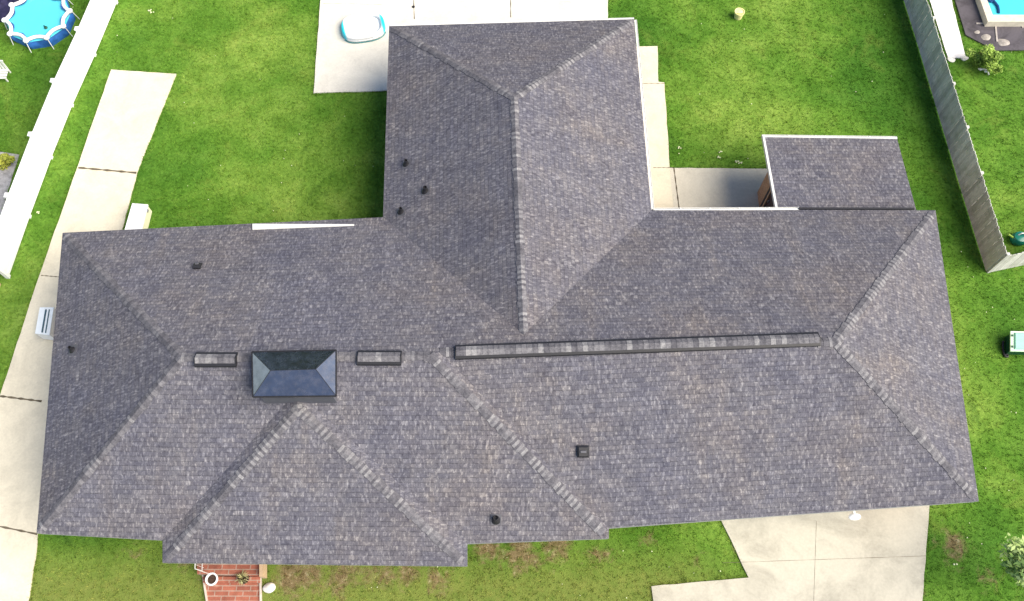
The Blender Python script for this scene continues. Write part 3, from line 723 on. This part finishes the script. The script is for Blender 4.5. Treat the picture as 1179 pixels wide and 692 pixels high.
# garden line on the terrace
m = MB()
for a, b in (((1124, 27), (1141, 27)), ((1146, 27), (1148, 48)), ((1174, 27), (1178, 32))): m.bar(P(*a, .075), P(*b, .075), .06, .03)
tag(m.build('terrace_joints', plain('pale joint', (.40, .36, .33), .8)), kind='structure')
# green watering can near fence corner
p = P(1171, 277, 0); gc = empty('watering_can', p, 'dark green plastic watering can behind the fence corner', 'watering can')
m = MB(); m.lathe(p, [(.0, .0), (.22, .0), (.25, .08), (.25, .2), (.2, .3), (.1, .33), (.0, .335)], 20, 0, sx=1.15); m.build('body', M['teal'], gc, smooth=True)
m = MB(); m.tube([p + Vector((-.2, 0, .18)), p + Vector((-.4, .03, .32)), p + Vector((-.5, .05, .38))], [.04, .03, .045], 8); m.build('spout', M['leaf_bush'], gc, smooth=True)
m = MB(); m.tube([p + Vector((-.12, .05, .3)), p + Vector((-.06, .05, .44)), p + Vector((.08, .05, .45)), p + Vector((.16, .05, .3))], .022, 7); m.build('handle', M['white_pvc'], gc, smooth=True)
# mint box on right lawn
c0, c1 = P(1164, 404, .45), P(1164, 381, .45); wd_ = 1.0
u_ = Vector((.998, -.02, 0)); v_ = (c1 - c0).normalized(); dp = (c1 - c0).length; b0 = Vector((c0.x, c0.y, 0))
ub = empty('utility_box', b0 + u_ * .5 + v_ * dp / 2, 'mint green utility box with pale rim near the right edge of the lawn', 'utility box')
def qq(x, y, z): return b0 + u_ * x + v_ * y + Vector((0, 0, z))
def qbox(m, x0, x1, y0, y1, z0, z1, mi=0): m.loft([[qq(x0, y0, z), qq(x1, y0, z), qq(x1, y1, z), qq(x0, y1, z)] for z in (z0, z1)], mi)
m = MB(); qbox(m, .04, wd_ - .04, .04, dp - .04, 0, .38); m.build('body', M['dark_green'], ub)
m = MB(); qbox(m, 0, wd_, 0, dp, .38, .43); m.build('rim', M['mint_edge'], ub)
m = MB(); m.loft([[qq(.1, .05, .432), qq(wd_ - .03, .05, .432), qq(wd_ - .03, dp - .05, .432), qq(.1, dp - .05, .432)], [qq(.14, .09, .48), qq(wd_ - .07, .09, .48), qq(wd_ - .07, dp - .09, .48), qq(.14, dp - .09, .48)]]); m.build('lid', M['mint'], ub)
for y in (.12, dp - .2): m = MB(); qbox(m, .02, .08, y, y + .08, .425, .445); m.build('latch', M['dark_green'], ub)
p = P(1156, 402, 0); m = MB(); m.tube([P(1155, 393, .04), P(1154.5, 399, .05), P(1155, 404, .04), P(1156, 408, .04), P(1158, 411, .05), P(1160.5, 411, .04), P(1160, 408.5, .04), P(1157, 408.5, .04)], .035, 7)
m.tube([P(1154, 394, .05), P(1156.5, 393, .1)], .03, 6)
tag(m.build('garden_hose', M['black_metal'], origin=p, smooth=True), 'short dark hose piece curled on grass left of the mint box', 'hose')

# ================================================================ THINGS ROUND THE HOUSE
# cream box at the rear-left corner
zt = .5
t = [P(142, 268, zt), P(152, 233.5, zt), P(170, 235, zt), P(162, 268, zt)]
b0_ = [Vector((p.x, p.y, 0)) for p in t]
db = empty('storage_chest', b0_[0].lerp(b0_[2], .5), 'long white storage chest tucked against the rear-left eave', 'storage chest')
ce = sum(t, Vector()) / 4
m = MB(); sh = [ce + (p - ce) * .95 for p in t]; m.slab([(p.x, p.y) for p in sh], .03, zt - .08); m.build('body', plain('cream resin', (.78, .76, .56), .5, var=.04), db)
m = MB(); m.slab([(p.x, p.y) for p in t], zt - .08, zt - .02); m.loft([[Vector((p.x, p.y, zt - .02)) for p in t], [ce + Vector((p.x - ce.x, p.y - ce.y, 0)) * .9 + Vector((0, 0, .03)) for p in t]]); m.build('lid', M['white_pvc'], db)
m = MB(); lp = P(170, 243, .4); m.box((lp.x - .0, lp.y, .42), (.05, .1, .09)); m.build('latch', M['lead'], db)
# white slatted unit on the path
zt = .62
t = [P(40.5, 384, zt), P(57, 386, zt), P(62, 354, zt), P(46, 354, zt)]; ce = sum(t, Vector()) / 4
ac = empty('heat_pump', Vector((ce.x, ce.y, 0)), 'white heat pump with dark grille slots on the long path', 'heat pump')
m = MB(); k = [ce + (p - ce) * .97 for p in t]; m.slab([(p.x, p.y) for p in k], .10, zt - .02); m.build('body', M['white_pvc'], ac)
m = MB(); m.slab([(p.x, p.y) for p in t], zt - .02, zt + .01); top = m.build('top_panel', plain('white blue enamel', (.74, .80, .84), .35, .5, var=.04), ac)
m = MB()
def bl(u, v, z): return t[0].lerp(t[1], u).lerp(t[3].lerp(t[2], u), v) + Vector((0, 0, z - zt))
for u0, u1 in ((.42, .54), (.68, .76)): m.loft([[bl(u0, .06, z), bl(u1, .06, z), bl(u1, .92, z), bl(u0, .92, z)] for z in (zt + .008, zt + .022)])
m.build('grille', plain('dark grille', (.05, .10, .13), .5), ac)
for u in (.1, .9):
    for v in (.1, .9): q = bl(u, v, 0); m = MB(); m.box((q.x, q.y, .08), (.07, .07, .08)); m.build('foot', M['black_metal'], ac)
# paddling pool on patio
pc = P(419, 35, .0); kp = empty('paddling_pool', (pc.x, pc.y, .05), 'small white inflatable paddling pool with cyan ends on the back patio', 'paddling pool')
def kid_mat():
    m = N('white and cyan vinyl', .35, .5); sp = m.n('ShaderNodeSeparateXYZ'); m.l(m.obj(), sp.inputs[0])
    ax = m.math('ABSOLUTE', m.math('ADD', sp.outputs[0], m.math('MULTIPLY', sp.outputs[1], .25)))
    m.col(m.mix(m.mr(ax, .70, .78), (.84, .86, .86), (.02, .62, .72))); return m.m
km = kid_mat()
def oval(rx, ry, z, n=36, rz=.20):
    o = []
    for k in range(n):
        a = 2 * math.pi * k / n; x = rx * math.copysign(abs(math.cos(a)) ** .72, math.cos(a)); y = ry * math.copysign(abs(math.sin(a)) ** .72, math.sin(a)); o.append(Vector((pc.x + x * math.cos(rz) - y * math.sin(rz), pc.y + x * math.sin(rz) + y * math.cos(rz), z)))
    return o
for i, z in enumerate((.13, .26)):
    m = MB(); m.tube(oval(.78 - .01 * i, .56, z), .085, 10, closed=True); m.build('ring', km, kp, smooth=True)
m = MB(); m.face(oval(.78, .56, .20)); m.build('water', plain('milky shallow water', (.80, .86, .87), .12, .4, var=.02), kp)
m = MB(); o_ = oval(.88, .66, .08); m.tube(o_[21:35], .016, 5); m.build('shadow_line', plain('teal seam', (.03, .25, .28), .5), kp)  # teal tube stands for the shadow along the pool's near edge
# little drain on patio
p = P(476, 8, .054); m = MB(); m.lathe(p, [(.06, 0), (.06, .02), (.045, .022), (.04, .012)], 14); tag(m.build('drain_cover', M['black_metal'], origin=p), 'tiny dark drain cap set in the pale back patio', 'drain cover')
# cream bucket on right lawn
p = P(849.5, 20, 0); bk = empty('bucket', p, 'small cream bucket standing alone on the rear lawn', 'bucket')
m = MB(); m.lathe(p, [(.15, 0), (.19, .3), (.2, .3), (.2, .33), (.17, .33), (.14, .05)], 20); m.build('body', M['cream'], bk, smooth=True)
m = MB(); m.lathe(p, [(.16, .26), (.168, .30), (.05, .325), (.0, .33)], 16, cap=False); m.build('contents', M['cream'], bk)
m = MB(); m.tube([p + Vector((.16 * math.cos(a), .16 * math.sin(a) * .5 - .06, .3 - .05 * math.sin(a))) for a in np.linspace(math.pi, 2 * math.pi, 9)], .012, 5); m.build('handle', plain('orange handle', (.5, .3, .03), .5), bk)

# round frame pool, left
zc2 = .50; pc = P(43, 18, zc2); RP = 1.28
rp_ = empty('frame_pool', (pc.x, pc.y, 0), 'round above-ground frame pool with scalloped blue wall behind the white fence', 'pool')
n = 10; corners = [pc + Vector((RP * math.cos(2 * math.pi * (k + .3) / n), RP * math.sin(2 * math.pi * (k + .3) / n), 0)) for k in range(n)]
m = MB()
rings = []
for z, bulge in ((0, .0), (.15, .05), (.35, .06), (.42, .0), (.48, -.10)):
    L = []
    for k in range(n):
        a, b = corners[k], corners[(k + 1) % n]
        for j in range(6):
            f = j / 6; q = a.lerp(b, f); d = (q - pc).to_2d().normalized(); off = -(.16 + (.0 if z < .5 else .0)) * math.sin(math.pi * f) * (z / .5) + bulge - .04
            L.append(Vector((q.x + d.x * off, q.y + d.y * off, z)))
    rings.append(L)
m.loft(rings, cap=False); m.build('wall', M['blue_vinyl'], rp_, smooth=True)
m = MB()
for k in range(n):
    a, b = corners[k], corners[(k + 1) % n]; pts_ = []
    for j in range(7):
        f = j / 6; q = a.lerp(b, f); d = (q - pc).to_2d().normalized(); o = -.10 * math.sin(math.pi * f) - .06; pts_.append(Vector((q.x + d.x * o, q.y + d.y * o, zc2)))
    m.tube(pts_, [.07] * 7, 7)
m.build('rim', M['white_pvc'], rp_, smooth=True)
for k in range(n):
    c = corners[k]; d = (c - pc).normalized(); m = MB(); m.lathe(c - d * .03 - Vector((0, 0, .06)), [(.07, 0), (.11, .05), (.11, .1), (.06, .14)], 10); m.tube([c + d * .02 + Vector((0, 0, -.02)), c + d * .12 + Vector((0, 0, -zc2))], .016, 6); m.build('leg', M['white_pvc'], rp_)
m = MB(); m.face([pc + (c - pc) * .97 - Vector((0, 0, .10)) for c in corners]); wt = m.build('water', M['water'], rp_)
m = MB(); q = P(53, 32, zc2 - .08); m.lathe(q - Vector((0, 0, .03)), [(.05, 0), (.07, .05), (.04, .09)], 10); m.tube([q, q + Vector((-.1, .1, .02))], .02, 5); m.build('floating_dispenser', M['dark_green'], rp_)
# dark tarp behind the pool, pale items
p = P(8, 10, 0); m = MB(); rr = random.Random(3)
nx, ny = 9, 7; gridp = [[Vector((p.x - .65 + 1.1 * i / nx, p.y - .7 + 1.9 * j / ny, .06 + .10 * rr.random() + .08 * math.sin(i * 1.3 + j))) for j in range(ny + 1)] for i in range(nx + 1)]
for i in range(nx):
    for j in range(ny): m.face([gridp[i][j], gridp[i + 1][j], gridp[i + 1][j + 1], gridp[i][j + 1]])
for rowp in (gridp[0], gridp[-1]):
    for a, b in zip(rowp, rowp[1:]): m.face([Vector((a.x, a.y, 0)), Vector((b.x, b.y, 0)), b, a])
for j in (0, ny):
    for i in range(nx): a, b = gridp[i][j], gridp[i + 1][j]; m.face([Vector((a.x, a.y, 0)), Vector((b.x, b.y, 0)), b, a])
tag(m.build('tarp', plain('navy tarp', (.03, .028, .07), .5, .3, var=.3), origin=(p.x, p.y, 0), smooth=True), 'crumpled navy tarp lying left of the round pool', 'tarp')
p = P(4, 89, 0); ch = empty('garden_chair', p, 'white slatted garden chair on the grass at the left edge', 'chair'); rz = .5
m = MB()
for k in range(4): m.box((p.x, p.y - .18 + k * .12, .2), (.5, .085, .03)); 
m.build('seat', M['white_trim'], ch)
m = MB()
for k in range(4): m.box((p.x - .2 + k * .13, p.y + .25, .42), (.08, .03, .44))
m.box((p.x, p.y + .25, .65), (.52, .04, .06)); m.build('backrest', M['white_trim'], ch)
for x in (-.22, .22):
    for y in (-.2, .22): m = MB(); m.box((p.x + x, p.y + y, .1), (.045, .045, .2)); m.build('leg', M['white_trim'], ch)

# ================================================================ GRASS
def inside(poly, x, y):
    r = np.zeros(len(x), bool); n = len(poly)
    for i in range(n):
        x0, y0 = poly[i]; x1, y1 = poly[(i + 1) % n]
        c = ((y0 > y) != (y1 > y)) & (x < (x1 - x0) * (y - y0) / (y1 - y0 + 1e-12) + x0); r ^= c
    return r
NT = 110000
x = RNG.uniform(-23, 23, NT); y = RNG.uniform(1.5, 29, NT)
keep = np.ones(NT, bool)
holes = [[(p[0], p[1]) for p in s] for s in SLABS] + [[(p.x, p.y) for p in wl]] + [[(p.x, p.y) for p in (pc + (c - pc) * 1.02 for c in corners)], [(XL, YH), (XR, YH), (XR, YB), (XL, YB)], [tuple(P(*q)[:2]) for q in ((224, 640), (302, 640), (302, 760), (240, 760), (234, 662), (224, 662))]]
for h in holes: keep &= ~inside(h, x, y)
# blades that fringe the slab edges
ex, ey = [], []
for s in SLABS[:8]:
    for i in range(len(s)):
        a = np.array(s[i]); b = np.array(s[(i + 1) % len(s)]); L = np.linalg.norm(b - a); k = int(L * 45)
        if k < 1: continue
        t = RNG.uniform(0, 1, k); nrm = np.array([-(b - a)[1], (b - a)[0]]) / max(L, 1e-6); off = RNG.normal(0, .04, k)
        q = a + (b - a) * t[:, None] + nrm * off[:, None]; ex.append(q[:, 0]); ey.append(q[:, 1])
ex = np.concatenate(ex); ey = np.concatenate(ey)
ok = np.ones(len(ex), bool)
for i, h in enumerate(holes):
    hc = np.mean(np.array(h), 0); hs = [(hc[0] + (px_ - hc[0]) * .98, hc[1] + (py_ - hc[1]) * .98) for px_, py_ in h]; ok &= ~inside(hs, ex, ey)
x = np.concatenate([x[keep], ex[ok]]); y = np.concatenate([y[keep], ey[ok]]); n = len(x)
B = 3; X = np.repeat(x, B) + RNG.normal(0, .03, n * B); Y = np.repeat(y, B) + RNG.normal(0, .03, n * B); nb = len(X)
a = RNG.uniform(0, 2 * np.pi, nb); hgt = RNG.uniform(.03, .085, nb); lean = RNG.uniform(.02, .09, nb); wdt = RNG.uniform(.006, .014, nb)
dx, dy = np.cos(a), np.sin(a); v = np.zeros((nb, 3, 3))
v[:, 0] = np.stack([X - dy * wdt, Y + dx * wdt, np.zeros(nb)], 1); v[:, 1] = np.stack([X + dy * wdt, Y - dx * wdt, np.zeros(nb)], 1); v[:, 2] = np.stack([X + dx * lean, Y + dy * lean, hgt], 1)
me = bpy.data.meshes.new('grass'); me.vertices.add(nb * 3); me.loops.add(nb * 3); me.polygons.add(nb)
me.vertices.foreach_set('co', v.ravel()); me.loops.foreach_set('vertex_index', np.arange(nb * 3)); me.polygons.foreach_set('loop_start', np.arange(nb) * 3); me.polygons.foreach_set('loop_total', np.full(nb, 3))
me.materials.append(M['blade']); at = me.attributes.new('tone', 'FLOAT', 'FACE'); at.data.foreach_set('value', np.repeat(RNG.uniform(0, 1, n), B)); me.update()
go = bpy.data.objects.new('grass', me); C.objects.link(go); tag(go, 'mown green lawn grass round the house', 'grass', kind='stuff')
# clover heads
m = MB()
for k in range(90):
    px_, py_ = random.choice([(random.uniform(210, 430), random.uniform(20, 245)), (random.uniform(770, 1040), random.uniform(5, 185)), (random.uniform(60, 200), random.uniform(5, 75)), (random.uniform(1095, 1170), random.uniform(60, 340)), (random.uniform(1110, 1170), random.uniform(320, 680)), (random.uniform(320, 830), random.uniform(630, 690))])
    q = P(px_, py_, .03); s = random.uniform(.010, .024); m.lathe(q, [(0, 0), (s, s * .5), (s * .8, s * 1.2), (0, s * 1.5)], 6, cap=False)
for px_, py_ in ((830, 175), (827, 181), (848, 186), (852, 187.5), (782, 170), (172, 12), (175, 14), (43, 245), (1100, 650)):
    for k in range(4): q = P(px_ + random.uniform(-2, 2), py_ + random.uniform(-1, 1), .02); m.lathe(q, [(0, 0), (.028, .01), (.024, .02), (0, .03)], 7, cap=False)
tag(m.build('clover_flowers', plain('clover white', (.62, .66, .42), .8), weld=False), 'tiny pale clover heads scattered over the lawn', 'flowers', kind='stuff')

# added, unseen wood beyond the frame, so the chimney cap mirrors something dark
nw = 30000; X = RNG.uniform(-70, 70, nw); top = 12 + 2.5 * np.sin(X * .35) + 1.5 * np.sin(X * .9 + 1); Z = RNG.uniform(.2, 1, nw) * top; Y = 42 + RNG.normal(0, 2.2, nw) + 2 * np.sin(X * .5)
a1 = RNG.normal(0, 1, (nw, 3)); a2 = RNG.normal(0, 1, (nw, 3)); a1 /= np.linalg.norm(a1, axis=1)[:, None]; a2 -= a1 * (a1 * a2).sum(1)[:, None]; a2 /= np.linalg.norm(a2, axis=1)[:, None]
cc_ = np.stack([X, Y, Z], 1); sz = RNG.uniform(.35, .75, nw)[:, None]; v = np.stack([cc_ + a1 * sz, cc_ - a1 * sz * .5 + a2 * sz * .8, cc_ - a1 * sz * .5 - a2 * sz * .8], 1)
me = bpy.data.meshes.new('wood'); me.vertices.add(nw * 3); me.loops.add(nw * 3); me.polygons.add(nw)
me.vertices.foreach_set('co', v.ravel()); me.loops.foreach_set('vertex_index', np.arange(nw * 3)); me.polygons.foreach_set('loop_start', np.arange(nw) * 3); me.polygons.foreach_set('loop_total', np.full(nw, 3))
me.materials.append(plain('added dark foliage', (.035, .06, .02), .8, var=.4)); me.update()
wo = bpy.data.objects.new('wood', me); C.objects.link(wo); tag(wo, 'added dark wood, unseen beyond the rear lawns, for the chimney cap to mirror', 'wood', kind='stuff')
